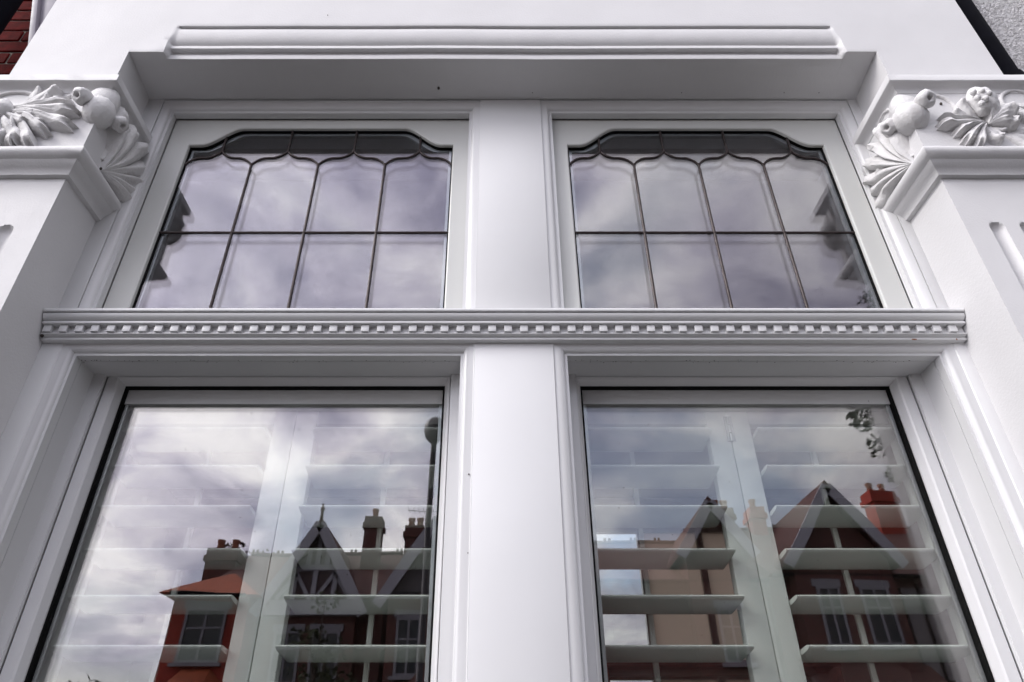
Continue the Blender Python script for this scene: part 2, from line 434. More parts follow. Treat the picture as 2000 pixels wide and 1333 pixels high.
def bud(c, axis, r, L):
    """trumpet shaped bud with a hole in its end"""
    axis = Vector(axis).normalized(); c = Vector(c)
    ref = Vector((0, 0, 1)) if abs(axis.z) < .9 else Vector((1, 0, 0))
    a = axis.cross(ref).normalized(); b = axis.cross(a)
    prof_ = [(0.55, -.6), (.85, -.2), (1.0, .15), (1.02, .4), (.9, .62), (.62, .78), (.42, .80), (.30, .72), (.24, .45), (.1, .35)]
    return MB().grid([[c + axis * L * z + (a * math.cos(t) + b * math.sin(t)) * r * q * (1 + .07 * math.cos(5 * t)) for t in [2 * math.pi * k / 20 for k in range(20)]] for q, z in prof_], True, True)
def ring(c, e1, e2, n, r1, r2, th, a0=0, a1=360):
    c = Vector(c); pts = [c + Vector(e1) * r1 * math.cos(R(a)) + Vector(e2) * r2 * math.sin(R(a)) + Vector(n) * .001 for a in [a0 + (a1 - a0) * k / 26 for k in range(27)]]
    return MB().tube(pts, th, 8)
def pier(side, label):
    s = side
    XI = XL if s < 0 else XR; XO = XLo - .03 if s < 0 else XRo + .03
    t = thing('pier', label, 'pier', ((XI + XO) / 2, 0, 0), group='fluted piers either side of the windows')
    ZT = HC + 1.30
    # fluted shaft front : height field
    fl = [(-1.163, 1.118), (-1.235, 1.118), (-1.307, 1.118)] if s < 0 else [(1.180, 1.127), (1.252, 1.127), (1.324, 1.127)]
    gx = sorted({XI, XO} | {fx + .0185 * math.sin(R(a)) for fx, _ in fl for a in range(-90, 91, 15)} | {fx + sg * .023 for fx, _ in fl for sg in (-1, 1)})
    gz = [0] + [HC + .3, HC + .9] + [HC + 1.06 + .004 * k for k in range(20)] + [HC + 1.2, ZT + .01]
    rows = []
    for z in gz:
        row = []
        for x in gx:
            y = 0
            for fx, ft in fl:
                zc = HC + ft - .0185; dz = max(0, z - zc); q = math.hypot(x - fx, dz) / .0185
                if q < 1: y = max(y, .013 * math.sqrt(1 - q * q))
            row.append((x, y, z))
        rows.append(row)
    MB().grid(rows).build('shaft_front', 'white_masonry', t, smooth=True, angle=28)
    # reveal : inner side of pier from the ground to the soffit, slightly uneven plaster, small worn arris
    rows = []
    for k in range(60):
        z = (ZS + .0) * k / 59
        wob = nz3(0, s * 3, z, 1.3, .003) + nz3(0, s * 5, z, 9, .0007)
        rows.append([(XI + s * .0, 0, z), (XI - s * 0 + wob * .3, .004, z), (XI + wob, .06, z), (XI + wob * .6, .11, z), (XI, YF + .03, z)])
    MB().grid(rows).build('reveal', 'white_masonry', t, smooth=True, angle=50)
    MB().box(min(XI, XO) + (.03 if s > 0 else .004), max(XI, XO) - (.03 if s < 0 else .004), .03, .48, 0, ZT).build('shaft_body', 'white_masonry', t)
    MB().box(min(XI, XO) - .05, max(XI, XO) + .05, -.05, -.0005, 0, .55).build('plinth', 'white_masonry', t, bevel=.006)
    # ---- capital, wraps front and inner return
    cap = link('capital', None, t, ((XI + XO) / 2, 0, HC + 1.27))
    XOc = XO + s * .05
    def wrap(pr, name):
        """profile (projection, rel z) swept round the corner; faces front at y=-proj, return at x = XI - s*proj"""
        rws = []
        for pj, z in pr:
            xi = XI - s * pj
            pts = [(XOc + s * pj, .3, HC + z), (XOc + s * pj, -pj, HC + z)]
            for q in range(1, 13): pts.append((XOc + s * pj + (xi - XOc - s * pj) * q / 12, -pj + nz3(q, z, s, 3, .0012), HC + z + nz3(q, 1, s, 2.2, .0018)))
            for q in range(1, 7): pts.append((xi + nz3(q, z, 2, 3, .0010), -pj + (YF + .02 + pj) * q / 6, HC + z))
            rws.append(pts)
        return MB().grid(rws).build(name, 'white_masonry', cap, smooth=True, angle=35)
    wrap([(.0, 1.632), (.030, 1.628), (.050, 1.622), (.0535, 1.617), (.0535, 1.594), (.050, 1.590), (.044, 1.588), (.036, 1.583), (.032, 1.575), (.031, 1.569)], 'abacus')
    wrap([(.031, 1.5688), (.029, 1.567), (.029, 1.348), (.031, 1.3462)], 'frieze')
    wrap([(.031, 1.346), (.040, 1.345), (.048, 1.339), (.051, 1.330), (.049, 1.320), (.041, 1.312), (.034, 1.309), (.030, 1.300), (.021, 1.294), (.014, 1.284), (.012, 1.276), (.0, 1.274)], 'astragal')
    FY = D0 - .029                      # distance of frieze face
    RX = XI - s * .029                  # plane of return face
    nf = (0, -1, 0); nr = (-s, 0, 0)
    def carve(m_, name='carved_leaf'): m_.build(name, 'white_carving', cap, smooth=True, angle=60)
    if s < 0:
        carve(shell(at(24, 216, FY), at(134, 270, FY), nf, 34, 6, .026, .012, .24))
        carve(shell(at(4, 222, FY), at(20, 292, FY), nf, 46, 6, .026, .012, .22))
        carve(leaf_fan(at(26, 222, FY), at(62, 288, FY), nf, 16, 2, .034, .010, .18))
        carve(leaf_fan(at(52, 224, FY), at(128, 204, FY), nf, 24, 3, .022, .009, .25))
        carve(leaf_fan(at(40, 216, FY), at(122, 178, FY), nf, 22, 3, .020, .008, .22))
        carve(leaf_fan(at(-40, 222, FY), at(-50, 290, FY), nf, 50, 5, .022, .009, .22))
        carve(ring(at(30, 196, FY), (1, 0, 0), (0, 0, 1), nf, .056, .030, .006), 'scroll')
        carve(ring(at(158, 203, FY), (1, 0, 0), (0, 0, 1), nf, .052, .042, .006, -100, 200), 'scroll')
        carve(MB().blob(at(2, 215, FY - .02), .030, .022, .035, 20, lambda n: 1 + .08 * math.cos(5 * math.atan2(n.z, n.x))), 'berry')
        cb = Vector((RX - .006, -.029 + .006, at(205, 215, FY).z))
        carve(MB().blob(cb + Vector((0, 0, -.010)), .038, .038, .054, 28, lambda n: 1 + .05 * abs(math.cos(4.5 * math.atan2(n.y, n.x))) - .20 * max(0, -n.z)), 'seed_head')
        carve(bud(cb + Vector((-.026, -.036, .012)), (-.25, -.75, -.55), .023, .032), 'bud')
        carve(bud(cb + Vector((.034, .034, -.004)), (.75, -.1, -.6), .022, .030), 'bud')
        carve(MB().blob(cb + Vector((-.008, .010, .042)), .040, .036, .060, 20, lambda n: 1 + .05 * math.cos(3 * math.atan2(n.y, n.x) + 1)), 'hood')
        carve(shell(atx(192, 334, RX), atx(284, 332, RX), nr, 48, 7, .034, .014, .22))
        carve(leaf_fan(atx(200, 318, RX), atx(262, 292, RX), nr, 22, 3, .034, .01, .2))
        carve(ring(atx(258, 250, RX), (0, 1, 0), (0, 0, 1), nr, .045, .050, .005, -70, 150), 'scroll')
        holes = [atx(248, 252, RX), atx(257, 276, RX), atx(197, 330, RX + .02), atx(235, 375, RX + .015)]
        slits = [(atx(213, 272, RX), atx(219, 290, RX))]
    else:
        cbb = at(1917, 200, FY - .02)
        carve(MB().blob(cbb, .036, .030, .050, 24, lambda n: 1 + .07 * math.cos(6 * math.atan2(n.z, n.x))), 'berry')
        for (a_, b_) in ((-16, -14), (0, -16), (14, -12), (-8, -3), (8, -2), (0, 8)):
            q = at(1917 + a_, 195 + b_, FY - .048); carve(MB().blob(q, .0085, .0085, .009, 10), 'berry')
        carve(leaf_fan(at(1905, 240, FY), at(1864, 204, FY), nf, 30, 3, .022, .009, .25))
        carve(shell(at(1925, 244, FY), at(1846, 272, FY), nf, 30, 5, .026, .012, .26))
        carve(leaf_fan(at(1926, 248, FY), at(1908, 290, FY), nf, 24, 2, .028, .010, .2))
        carve(shell(at(1926, 250, FY), at(1972, 226, FY), nf, 44, 3, .034, .010, .18))
        carve(leaf_fan(at(1925, 250, FY), at(1955, 276, FY), nf, 34, 3, .018, .007, .2))
        carve(leaf_fan(at(1950, 206, FY), at(2020, 245, FY), nf, 26, 3, .024, .010, .25))
        carve(leaf_fan(at(1960, 262, FY), at(2030, 280, FY), nf, 26, 3, .012, .006, .25))
        carve(ring(at(1995, 203, FY), (1, 0, 0), (0, 0, 1), nf, .052, .050, .006, 60, 300), 'scroll')
        carve(ring(at(1830, 212, FY), (1, 0, 0), (0, 0, 1), nf, .048, .052, .006, -20, 200), 'scroll')
        cb = Vector((RX + .006, -.029 + .006, at(1790, 228, FY).z))
        carve(MB().blob(cb + Vector((0, 0, -.008)), .042, .041, .050, 28, lambda n: 1 + .05 * abs(math.cos(4.5 * math.atan2(n.y, n.x))) - .20 * max(0, -n.z)), 'seed_head')
        carve(bud(cb + Vector((.020, -.040, .020)), (.15, -.75, -.5), .024, .032), 'bud')
        carve(bud(cb + Vector((-.036, .028, .002)), (-.75, -.25, -.5), .021, .030), 'bud')
        carve(MB().blob(cb + Vector((.006, .010, .040)), .040, .036, .056, 20, lambda n: 1 + .05 * math.cos(3 * math.atan2(n.y, n.x) + 1)), 'hood')
        carve(shell(atx(1790, 320, RX), atx(1704, 318, RX), nr, 44, 7, .034, .014, .22))
        carve(leaf_fan(atx(1782, 312, RX), atx(1722, 288, RX), nr, 22, 3, .034, .01, .2))
        carve(ring(atx(1735, 250, RX), (0, 1, 0), (0, 0, 1), nr, .045, .050, .005, 20, 240), 'scroll')
        holes = [at(1838, 203, FY - .002)]; slits = []
    g = MB()
    for h in holes: g.blob(h, .0035, .0035, .0045, 8)
    for a_, b_ in slits: g.tube([a_, (a_ + b_) / 2 + Vector((.002, .003, 0)), b_], [.001, .004, .001], 8)
    g.build('drilled_hole', 'grime', cap, kind='stuff')
    return t
pier(-1, 'shaded white fluted pier with carved leaf capital on the brick wall side')
pier(1, 'brighter white fluted pier with berry and leaf capital on the pebbledash side')
# low wall under the windows
und = MB().box(XL + .001, XR - .001, .06, .40, 0, HC - .66)
o = und.build('apron_wall', 'white_masonry', None); o['label'] = 'white rendered panel of wall below the window sill'; o['category'] = 'wall'

# ================================================================== JOINERY: frame with mullions, transom and dentils
ML, MR = -.0567, .1286           # mullion face
LI = (-.9995, -.090)             # left light between linings
RI = (.162, 1.043)               # right light
fr = thing('window_frame', 'white timber frame dividing four lights with thick central mullion and dentilled transom', 'window frame', (0, YF, HC - .64))
def fsweep(x0, x1, z0, z1, prf, so=(1, 1, 1), topmax=.0335):
    """prf points (inset, y); light x0..x1 is the finished opening at inset = IN; left, right, top scale"""
    rws = []
    for o_, y in prf:
        a, b, c = x0 - (.0335 - o_) * so[0], x1 + (.0335 - o_) * so[1], z1 + (.0335 - min(o_, topmax)) * so[2]
        rws.append([(a, y, z0), (a, y, c), (b, y, c), (b, y, z0)])
    return MB().grid(rws)
IN = .0335
ogee = [(0, YF), (.001, YF + .0015), (.0025, YF + .0025)] + [(.0025 + .024 * math.sin(R(a)), YF + .0025 + .012 * (1 - math.cos(R(a)))) for a in (12, 25, 38, 50, 62, 75, 88)] + [(.0275, YF + .0165), (.0335, YF + .0165)]
groove = lambda y: [(IN, y), (IN - .004, y + .0002), (IN - .004, y + .0016), (IN, y + .0018)]
lowp = ogee + groove(.1925) + [(IN, .2535), (IN + .0270, .2540), (IN + .0275, .2545), (IN + .0275, .2640), (IN + .0235, .2645), (IN + .0235, .30)]
ZLOW = HC - .64
ZTL = HC + .859
for (a, b) in (LI, RI):
    fsweep(a, b, ZLOW, ZTL, lowp).build('light_moulding', 'white_joinery', fr, smooth=True, angle=30)
ZUT = HC + 1.738
upp = [(-.006, YF), (-.004, YF + .001), (-.002, YF + .004), (.004, YF + .0045)] + [(.004 + .020 * math.sin(R(a)), YF + .0045 + .010 * (1 - math.cos(R(a)))) for a in (12, 30, 45, 60, 75, 88)] + [(.0255, YF + .0165), (IN, YF + .0165), (IN, .189), (IN - .012, .1895), (IN - .012, .196)]
for i, (a, b) in enumerate((LI, RI)):
    pr = [(max(0, o_), y) for o_, y in upp]
    fsweep(a, b, HC + .95, ZUT, pr, (1, 1, 1.2)).build('light_moulding', 'white_joinery', fr, smooth=True, angle=30)
# mullions, jambs, head
MB().box(ML, MR, YF, .34, ZLOW, HC + .884).build('mullion', 'white_joinery', fr, bevel=.0012)
MB().box(ML, MR, YF, .34, HC + .95, ZSB - .002).build('mullion', 'white_joinery', fr, bevel=.0012)
mb = MB().box(XL - .004, LI[0] - .0335, YF, .34, ZLOW, HC + .884); mb.build('jamb', 'white_joinery', fr, bevel=.001)
mb = MB().box(RI[1] + .0335, XR + .004, YF, .34, ZLOW, HC + .884); mb.build('jamb', 'white_joinery', fr, bevel=.001)
# upper jambs are a plaster ease and a stop bead
for (a, b) in ((XL - .004, LI[0] - .0335), (RI[1] + .0335, XR + .004)):
    MB().box(a, b, YF + .0005, .34, HC + .95, ZSB + .003).build('jamb', 'white_joinery', fr, bevel=.002)
for (a, b) in (LI, RI):
    MB().box(a - .0335, b + .0335, YF + .0005, .34, ZUT + .0403, ZSB - .0075).build('head', 'white_joinery', fr, bevel=.001)
    MB().box(a - .0335, b + .0335, .30, .34, HC + .8, HC + .96).build('transom_back', 'white_joinery', fr)
MB().box(XL - .02, XR + .02, .09, .40, ZLOW - .06, ZLOW - .0005).build('sill', 'white_joinery', fr, bevel=.004)
# transom
yt = lambda d: d - D0
tp = [(1.60, .9500), (1.318, .9555), (1.3095, .9550), (1.3085, .9535), (1.3085, .9475), (1.3095, .9465), (1.3175, .9460), (1.3175, .9445)]
tp += [(1.312 + .0150 * (1 - math.cos(R(a))) + .0 , .9425 - .0150 * math.sin(R(a))) for a in (0, 18, 36, 54, 72, 90)]
tp += [(1.3215, .9262), (1.3205, .9250), (1.3205, .9200), (1.3215, .9192), (1.3370, .9188), (1.3370, .8990), (1.3300, .8985), (1.3300, .8960), (1.3350, .8945), (1.3400, .8925), (1.3415, .8900), (1.3385, .8895), (1.3385, .8850), (1.3400, .8842), (1.3545, .8840), (1.60, .8840)]
tr = MB().prism([(yt(a), HC + z) for a, z in tp], 'x', XL + .003, XR - .003).build('transom', 'white_joinery', fr, bevel=.0005, seg=1, angle=30)
ND = 58; pitch = (XR - XL - .012) / ND
dm = MB().box(-.0092, .0092, yt(1.3262), yt(1.3375), HC + .9005, HC + .9180).mesh('dentil', 'white_joinery', bevel=.0005, seg=2)
for k in range(ND):
    link('dentil', dm, tr, (XL + .016 + k * pitch, random.uniform(-.0003, .0003), random.uniform(-.0003, .0003)))
g = MB()
for k in range(120):                # specks along the groove above the sashes
    a, b = (LI if k % 2 else RI); x = random.uniform(a, b); x = a + (b - a) * random.random() ** 1.5 if k % 3 else x
    r = random.uniform(.0005, .0013)
    g.blob((x, .193 + random.choice((-.004, -.002, .003, .006)) + random.uniform(-.001, .001), HC + .859), r * 1.5, r, .0006, 6)
g.build('grime_speck', 'grime', fr, kind='stuff')
g = MB(); q = at(1782, 664, 1.345); g.blob((q.x, yt(1.3386), HC + .8855), .007, .0006, .002, 10); g.blob((q.x + .1, yt(1.3386), HC + .8855), .0018, .0006, .003, 8)
g.build('rust_stain', 'rust_stain', fr, kind='stuff')
g = MB().blob((XL + .006, yt(1.334), HC + .893), .004, .004, .005, 8).blob((ML - .006, YF + .001, HC + .555), .0016, .001, .0022, 8).blob((ML - .004, YF, HC + .39), .0013, .001, .0013, 8)
g.build('nail_hole', 'grime', fr, kind='stuff')

# ================================================================== LEADED CASEMENTS
def casement(x0, x1, gl, gr, label):
    z0, z1 = HC + .955, ZUT - .0025
    yc = .192
    t = thing('leaded_casement', label, 'window', ((x0 + x1) / 2, yc, z0), group='leaded upper windows')
    x0 += .0015; x1 -= .0015
    zs, ztop = HC + 1.626, HC + 1.701
    gb = HC + .995
    w = gr - gl
    def shp(dx, dz):   # inner outline, shrunk by dx
        a, b = gl + dx, gr - dx; pts = [(a, gb + dx, a, None)]
        n = 14; out = []
        s1 = .033; s2 = .150
        cv = []
        for k in range(n + 1):
            q = k / n; xx = s1 + (s2 - s1) * q; e = q * q * (3 - 2 * q); cv.append((xx, (zs - dz) + (ztop - zs) * e))
        L = [(a + c[0] * (1 if c[0] > 0 else 1), c[1]) for c in cv]
        Rr = [(b - c[0], c[1]) for c in reversed(cv)]
        return a, b, gb + dx, zs - dz, L, Rr
    def loops(dx, dz, y):
        a, b, zb, zsh, L, Rr = shp(dx, dz)
        inner = [(a, zb), (a, zsh), (a, zsh)] + [(a + .02, zsh)] + L + Rr + [(b - .02, zsh)] + [(b, zsh), (b, zsh), (b, zb)]
        outer = [(x0, z0), (x0, zsh), (x0, z1)] + [(a + .02, z1)] + [(p[0], z1) for p in L + Rr] + [(b - .02, z1), (x1, z1), (x1, zsh), (x1, z0)]
        return inner, outer
    inn, out = loops(0, 0, yc)
    i2, _ = loops(.003, .003, yc); i3, _ = loops(.005, .005, yc)
    V = lambda pts, y: [(p[0], y, p[1]) for p in pts]
    m_ = MB().grid([V(out, yc + .035), V(out, yc), V(inn, yc), V(i2, yc + .002), V(i3, yc + .0125)])
    m_.box(x0, x1, yc, yc + .035, z0 - .01, gb)
    m_.build('sash', 'cream_joinery', t, bevel=0, smooth=True, angle=25)
    i4, _ = loops(.0055, .0055, yc); i5, _ = loops(.0075, .0075, yc)
    MB().grid([V(i4, yc + .0085), V(i5, yc + .0085), V(i5, yc + .0115), V(i5, yc + .030)]).build('glazing_seal', 'black_seal', t)
    MB().grid([V(i5, yc + .0175), V(loops(.016, .016, yc)[0], yc + .0175), V(loops(.016, .016, yc)[0], yc + .0295), V(i5, yc + .0295)]).build('spacer_bar', 'spacer_metal', t)
    MB().box(gl - .004, gr + .004, yc + .0125, yc + .0165, gb - .004, ztop + .004).build('glass_pane', 'leaded_glass', t)
    MB().box(gl - .004, gr + .004, yc + .0305, yc + .0345, gb - .004, ztop + .004).build('glass_pane', 'leaded_glass', t)
    # leads
    yl = yc + .0112
    cw = (gr - gl - .010) / 4; gx = gl + .005
    zk = HC + 1.548; zp = HC + 1.606          # trough and peak of the ogee heads
    zh = at(600, 455, D0 + yl).z
    def came(pts, r=.0040):
        MB().tube([(x, yl, z) for x, z in pts], r, 8).build('lead_came', 'lead_came', t, smooth=True, angle=80)
    came([(gl + .004, zh), (gr - .004, zh)], .0038)
    for k in range(1, 4): came([(gx + k * cw, gb), (gx + k * cw, zh), (gx + k * cw, zk)])
    for k in range(4):
        xp = gx + (k + .5) * cw
        top = ztop + .004 if k in (1, 2) else HC + 1.686
        came([(xp, zp), (xp, top)], .0041)
        for sg in (-1, 1):
            pts = []
            for q in range(13):
                e = q / 12; xx = xp + sg * cw * .5 * e
                ez = e; hgt = (1 - (1 - (1 - ez)) ** 1)     # 1 at peak, 0 at trough
                z = zk + (zp - zk) * (.5 + .5 * (1 - 2 * ez) * (abs(1 - 2 * ez) ** 1.5) )
                pts.append((xx, z))
            came(pts, .0037)
    js = [(gx + k * cw, zh) for k in range(1, 4)] + [(gx + k * cw, zk) for k in range(1, 4)] + [(gx + (k + .5) * cw, zp) for k in range(4)]
    for x, z in js: MB().blob((x, yl - .001, z), .0056, .004, .0064, 10).build('solder_joint', 'lead_came', t, smooth=True)
    return t
casement(LI[0], LI[1], -.936, -.134, 'leaded upper window over the louvred window that reflects the timbered gable')
casement(RI[0], RI[1], .204, .982, 'leaded upper window on the pebbledash side with blue grey cloud reflections')

# ================================================================== LOWER SASH WINDOWS
def sash(x0, x1, gl, gr, label):
    z1 = HC + .858; z0 = ZLOW + .002; yc = .266
    t = thing('sash_window', label, 'window', ((x0 + x1) / 2, yc, z0), group='large clear lower windows')
    zt = HC + .8445; zb = HC - .55
    m_ = MB()
    xa, xb = x0 + .0300, x1 - .0300
    if True:
        o = [(xa, z0), (xa, z1), (xb, z1), (xb, z0)]
        def rect(e): return [(gl + e, zb + e), (gl + e, zt - e), (gr - e, zt - e), (gr - e, zb + e)]
        V = lambda p, y: [(a, y, b) for a, b in p]
        m_.grid([V(o, yc + .04), V(o, yc), V(rect(-.012), yc), V(rect(-.008), yc + .003), V(rect(0), yc + .020), V(rect(0), yc + .033)], True)
    m_.build('sash', 'white_joinery', t, smooth=True, angle=25)
    MB().grid([V(rect(-.0005), yc + .0240), V(rect(.0035), yc + .0240), V(rect(.0055), yc + .0290), V(rect(.0060), yc + .052)], True).build('glazing_seal', 'black_seal', t)
    MB().grid([V(rect(.0062), yc + .0385), V(rect(.014), yc + .0385), V(rect(.014), yc + .0465), V(rect(.0062), yc + .0465)], True).build('spacer_bar', 'spacer_metal', t)
    MB().box(gl, gr, yc + .0340, yc + .0380, zb, zt).build('glass_pane', 'window_glass', t)
    MB().box(gl, gr, yc + .0470, yc + .0510, zb, zt).build('glass_pane', 'window_glass', t)
    g = MB(); rd = random.Random(int(gl * 1000))
    for _ in range(55):
        x = rd.uniform(gl + .02, gr - .02); z = rd.uniform(HC + .05, zt - .03); r = rd.uniform(.0004, .0011)
        g.blob((x, yc + .0338, z), r, .0003, r * rd.uniform(.8, 1.6), 6)
    g.build('dust_specks', 'grime', t, kind='stuff')
    return t
sash(LI[0], LI[1], -.9337, -.134, 'large clear pane reflecting the timbered gable, chimneys and street lamp')
sash(RI[0], RI[1], .2033, .9768, 'large clear pane on the pebbledash side reflecting a gable with white bargeboards')

# ================================================================== SHUTTERS
LP = .0996; LW = .114; YS = .012
def louvre_mesh(w):
    n = 14; pts = []
    for k in range(n):
        a = 2 * math.pi * k / n; pts.append((math.copysign(abs(math.cos(a)) ** .35, math.cos(a)) * LW / 2, math.copysign(abs(math.sin(a)) ** .6, math.sin(a)) * .0052))
    c, s = math.cos(R(-6)), math.sin(R(-6))
    pts = [(a * c - b * s, a * s + b * c) for a, b in pts]
    return MB().prism(pts, 'x', -w / 2, w / 2).mesh('louvre', 'shutter_paint', smooth=True, angle=50)
def shutter(xa, xb, la, lb, label, hinge=None):
    """xa..xb outer edges of the panel, la..lb louvre ends"""
    t = thing('louvred_shutter', label, 'shutter', ((xa + xb) / 2, .367, HC - .62), group='louvred shutter panels behind the lower windows')
    zb, zt = HC - .62, HC + .850
    for a, b in ((xa, la), (lb, xb)):
        MB().box(a + .0006, b - .001, .352 + YS, .382 + YS, zb, zt).build('stile', 'shutter_paint', t, bevel=.002)
    MB().box(la - .0009, lb + .0009, .3525 + YS, .3815 + YS, HC + .777, zt - .0005).build('top_rail', 'shutter_paint', t, bevel=.002)
    MB().box(la - .0009, lb + .0009, .3525 + YS, .3815 + YS, zb + .0005, zb + .09).build('bottom_rail', 'shutter_paint', t, bevel=.002)
    me = louvre_mesh(lb - la - .003)
    z = HC + .746 - .006; k = 0
    while z > zb + .12:
        link('louvre', me, t, ((la + lb) / 2, .367 + YS, z)); z -= LP
    MB().box((la + lb) / 2 - .006, (la + lb) / 2 + .006, .424 + YS, .434 + YS, zb + .1, HC + .76).build('tilt_rod', 'shutter_paint', t, bevel=.001)
    if hinge is not None:
        h = MB()
        for q in range(3): h.tube([(hinge, .3495 + YS, HC + .728 + q * .023), (hinge, .3495 + YS, HC + .749 + q * .023)], .0045, 10)
        h.box(hinge - .010, hinge + .010, .3505 + YS, .3518 + YS, HC + .728, HC + .797)
        h.build('hinge', 'spacer_metal', t, smooth=True, angle=40)
SL, SR = -.517, .583
shutter(-.985, SL, -.930, SL - .055, 'louvred shutter panel nearest the brick wall behind the cloud reflection')
shutter(SL, -.060, SL + .055, -.116, 'louvred shutter panel behind the reflected timbered gable, beside the central mullion')
shutter(.106, SR, .161, SR - .055, 'hinged louvred shutter panel with the bright garden window showing between its louvres', hinge=SR)
shutter(SR, 1.049, SR + .055, .994, 'louvred shutter panel nearest the pebbledash wall, behind the reflected white bargeboards')
# lining of the window inside
ln = MB()
for a, b in ((-1.01, -.986), (-.059, -.012), (.050, .105), (1.050, 1.072)):
    ln.box(a, b, .312, .40, ZLOW, HC + .88)
ln.box(-1.01, 1.072, .312, .40, HC + .8515, HC + .95)
o = ln.build('shutter_lining', 'shutter_paint', None, bevel=.001); o['label'] = 'pale inner lining the shutter panels are hung from, seen through the lower glass'; o['category'] = 'window lining'

# ================================================================== ROOM BEHIND
ZC = 3.42; YB = 4.1
r_ = MB().box(-2.6, 2.9, .50, .52, HC + 2.0, 3.9)
strut('room_ceiling', MB().box(-2.6, 2.9, .35, YB + .2, ZC, ZC + .1), 'room_ceiling')
strut('room_floor', MB().box(-2.6, 2.9, .35, YB + .2, .12, .2), 'room_floor')
wl_ = MB().box(-2.7, -2.6, .35, YB + .2, .1, ZC + .1).box(2.9, 3.0, .35, YB + .2, .1, ZC + .1)
BX0, BX1, BZ0, BZ1 = .66, 2.0, 1.0, 3.20
wl_.box(-2.6, BX0, YB, YB + .15, .1, ZC).box(BX1, 2.9, YB, YB + .15, .1, ZC).box(BX0, BX1, YB, YB + .15, .1, BZ0).box(BX0, BX1, YB, YB + .15, BZ1, ZC)
wl_.box(-2.6, XL - .02, .345, .40, .1, ZC).box(XR + .02, 2.9, .345, .40, .1, ZC).box(XL, XR, .345, .47, ZSB - .02, ZC).box(XL, XR, .41, .47, .1, ZLOW - .05)
strut('room_wall', wl_, 'room_plaster')
gw = thing('garden_window', 'bright window across the room seen between louvres beside the central mullion', 'window', ((BX0 + BX1) / 2, YB, BZ0))
f_ = MB()
for a, b in ((BX0, BX0 + .05), (1.09, 1.14), (1.55, 1.60), (BX1 - .05, BX1)): f_.box(a, b, YB + .03, YB + .09, BZ0, BZ1)
for a, b in ((BZ0, BZ0 + .05), (2.1, 2.14), (BZ1 - .05, BZ1)): f_.box(BX0 + .05, BX1 - .05, YB + .035, YB + .085, a, b)
f_.build('window_frame', 'shutter_paint', gw, bevel=.003)
MB().box(BX0 + .02, 1.10, YB + .055, YB + .060, BZ0 + .02, BZ1 - .02).build('glass_pane', 'window_glass', gw)
MB().box(1.13, BX1 - .02, YB + .055, YB + .060, BZ0 + .02, BZ1 - .02).build('added_tan_pane', 'translucent_tan', gw)  # translucent pane added so the wall beside the window looks luminous tan
# bookcase with books
bk = thing('bookcase', 'dark red wooden bookcase top just visible at the lower edge behind louvres', 'bookcase', (.75, 1.75, .2))
for z in (.2, .75, 1.28): MB().box(.42, 1.28, 1.65, 1.90, z, z + .025).build('shelf', 'shelf_wood', bk, bevel=.002)
for a in (.40, 1.28): MB().box(a, a + .02, 1.65, 1.90, .2, 1.84).build('side_panel', 'shelf_wood', bk, bevel=.002)
MB().box(.40, 1.30, 1.64, 1.905, 1.8405, 1.865).build('top', 'shelf_wood', bk, bevel=.002)
x = .43; i = 0
ORD = 'first second third fourth fifth sixth seventh eighth ninth tenth eleventh twelfth thirteenth fourteenth fifteenth sixteenth seventeenth eighteenth nineteenth twentieth'.split()
names_ = ['red', 'navy', 'cream', 'dark green', 'brown', 'black']
while x < 1.22:
    w = random.uniform(.036, .055); h = random.uniform(.22, .33); c = random.randrange(6)
    b = MB().box(x, x + w - .002, 1.66, 1.66 + random.uniform(.14, .18), 1.3053, 1.3053 + h)
    o = b.build('book', BOOKS[c], None, bevel=.002); o['label'] = '%s book, %s from the end of the dark shelf nearest the central mullion' % (names_[c], ORD[i]); o['category'] = 'book'; o['group'] = 'books on the bookcase'
    x += w; i += 1

# ================================================================== NEIGHBOURS each side
bw = thing('brick_wall', 'dark red brick wall with pale mortar joints glimpsed beyond the bay', 'wall', (-2.3, .49, 0))
YBW = .49
MB().box(-3.4, -1.95, YBW + .006, YBW + .3, 0, HC + 3.2).build('mortar_bed', 'mortar', bw)
bl, bh, jt = .215, .065, .010
bms = []
for v_ in range(5):
    m_ = MB().box(0, bl, 0, .1, 0, bh); bms.append(m_.mesh('brick', 'brick_face', bevel=.003, seg=1))
hb = MB().box(0, .1025, 0, .1, 0, bh).mesh('brick', 'brick_face', bevel=.003, seg=1)
for c in range(16):
    z = HC + 1.95 + c * .075 - .010
    xo = -2.56 + (.1125 if c % 2 else 0)
    for k in range(3):
        x = xo + k * .225
        me = bms[(c * 3 + k) % 5]
        link('brick', me, bw, (x, YBW + random.uniform(-.0015, .0015), z + random.uniform(-.001, .001)))
o = MB().tube([(-2.055, YBW - .16, 0), (-2.055, YBW - .16, HC + 3.4)], .10, 24).build('drainpipe', 'black_pipe', None, smooth=True); o['label'] = 'wide black pipe put in for the porch shade in front of the red bricks'; o['category'] = 'drainpipe'  # black upright put in to stand for the neighbouring porch's shade
p0, p1 = at(91, -60, 1.5), at(76, 110, 1.5)
cp = thing('corner_board', 'grey painted board leaning between the brick wall and the white bay edge', 'board', (p1.x, p1.y, 0))
MB().obox(p0 + Vector((-.018, 0, 0)), p1 + Vector((-.018, 0, 0)), .022, .05).build('board_edge', 'grey_paint', cp, bevel=.004)
MB().obox(p0 + Vector((.022, .02, 0)), p1 + Vector((.022, .02, 0)), .056, .05).build('board_face', 'grey_paint', cp, bevel=.003)
dp = thing('drainpipe', 'black drainpipe between the white bay and the grey pebbledash wall', 'drainpipe', (1.82, .3, 0))
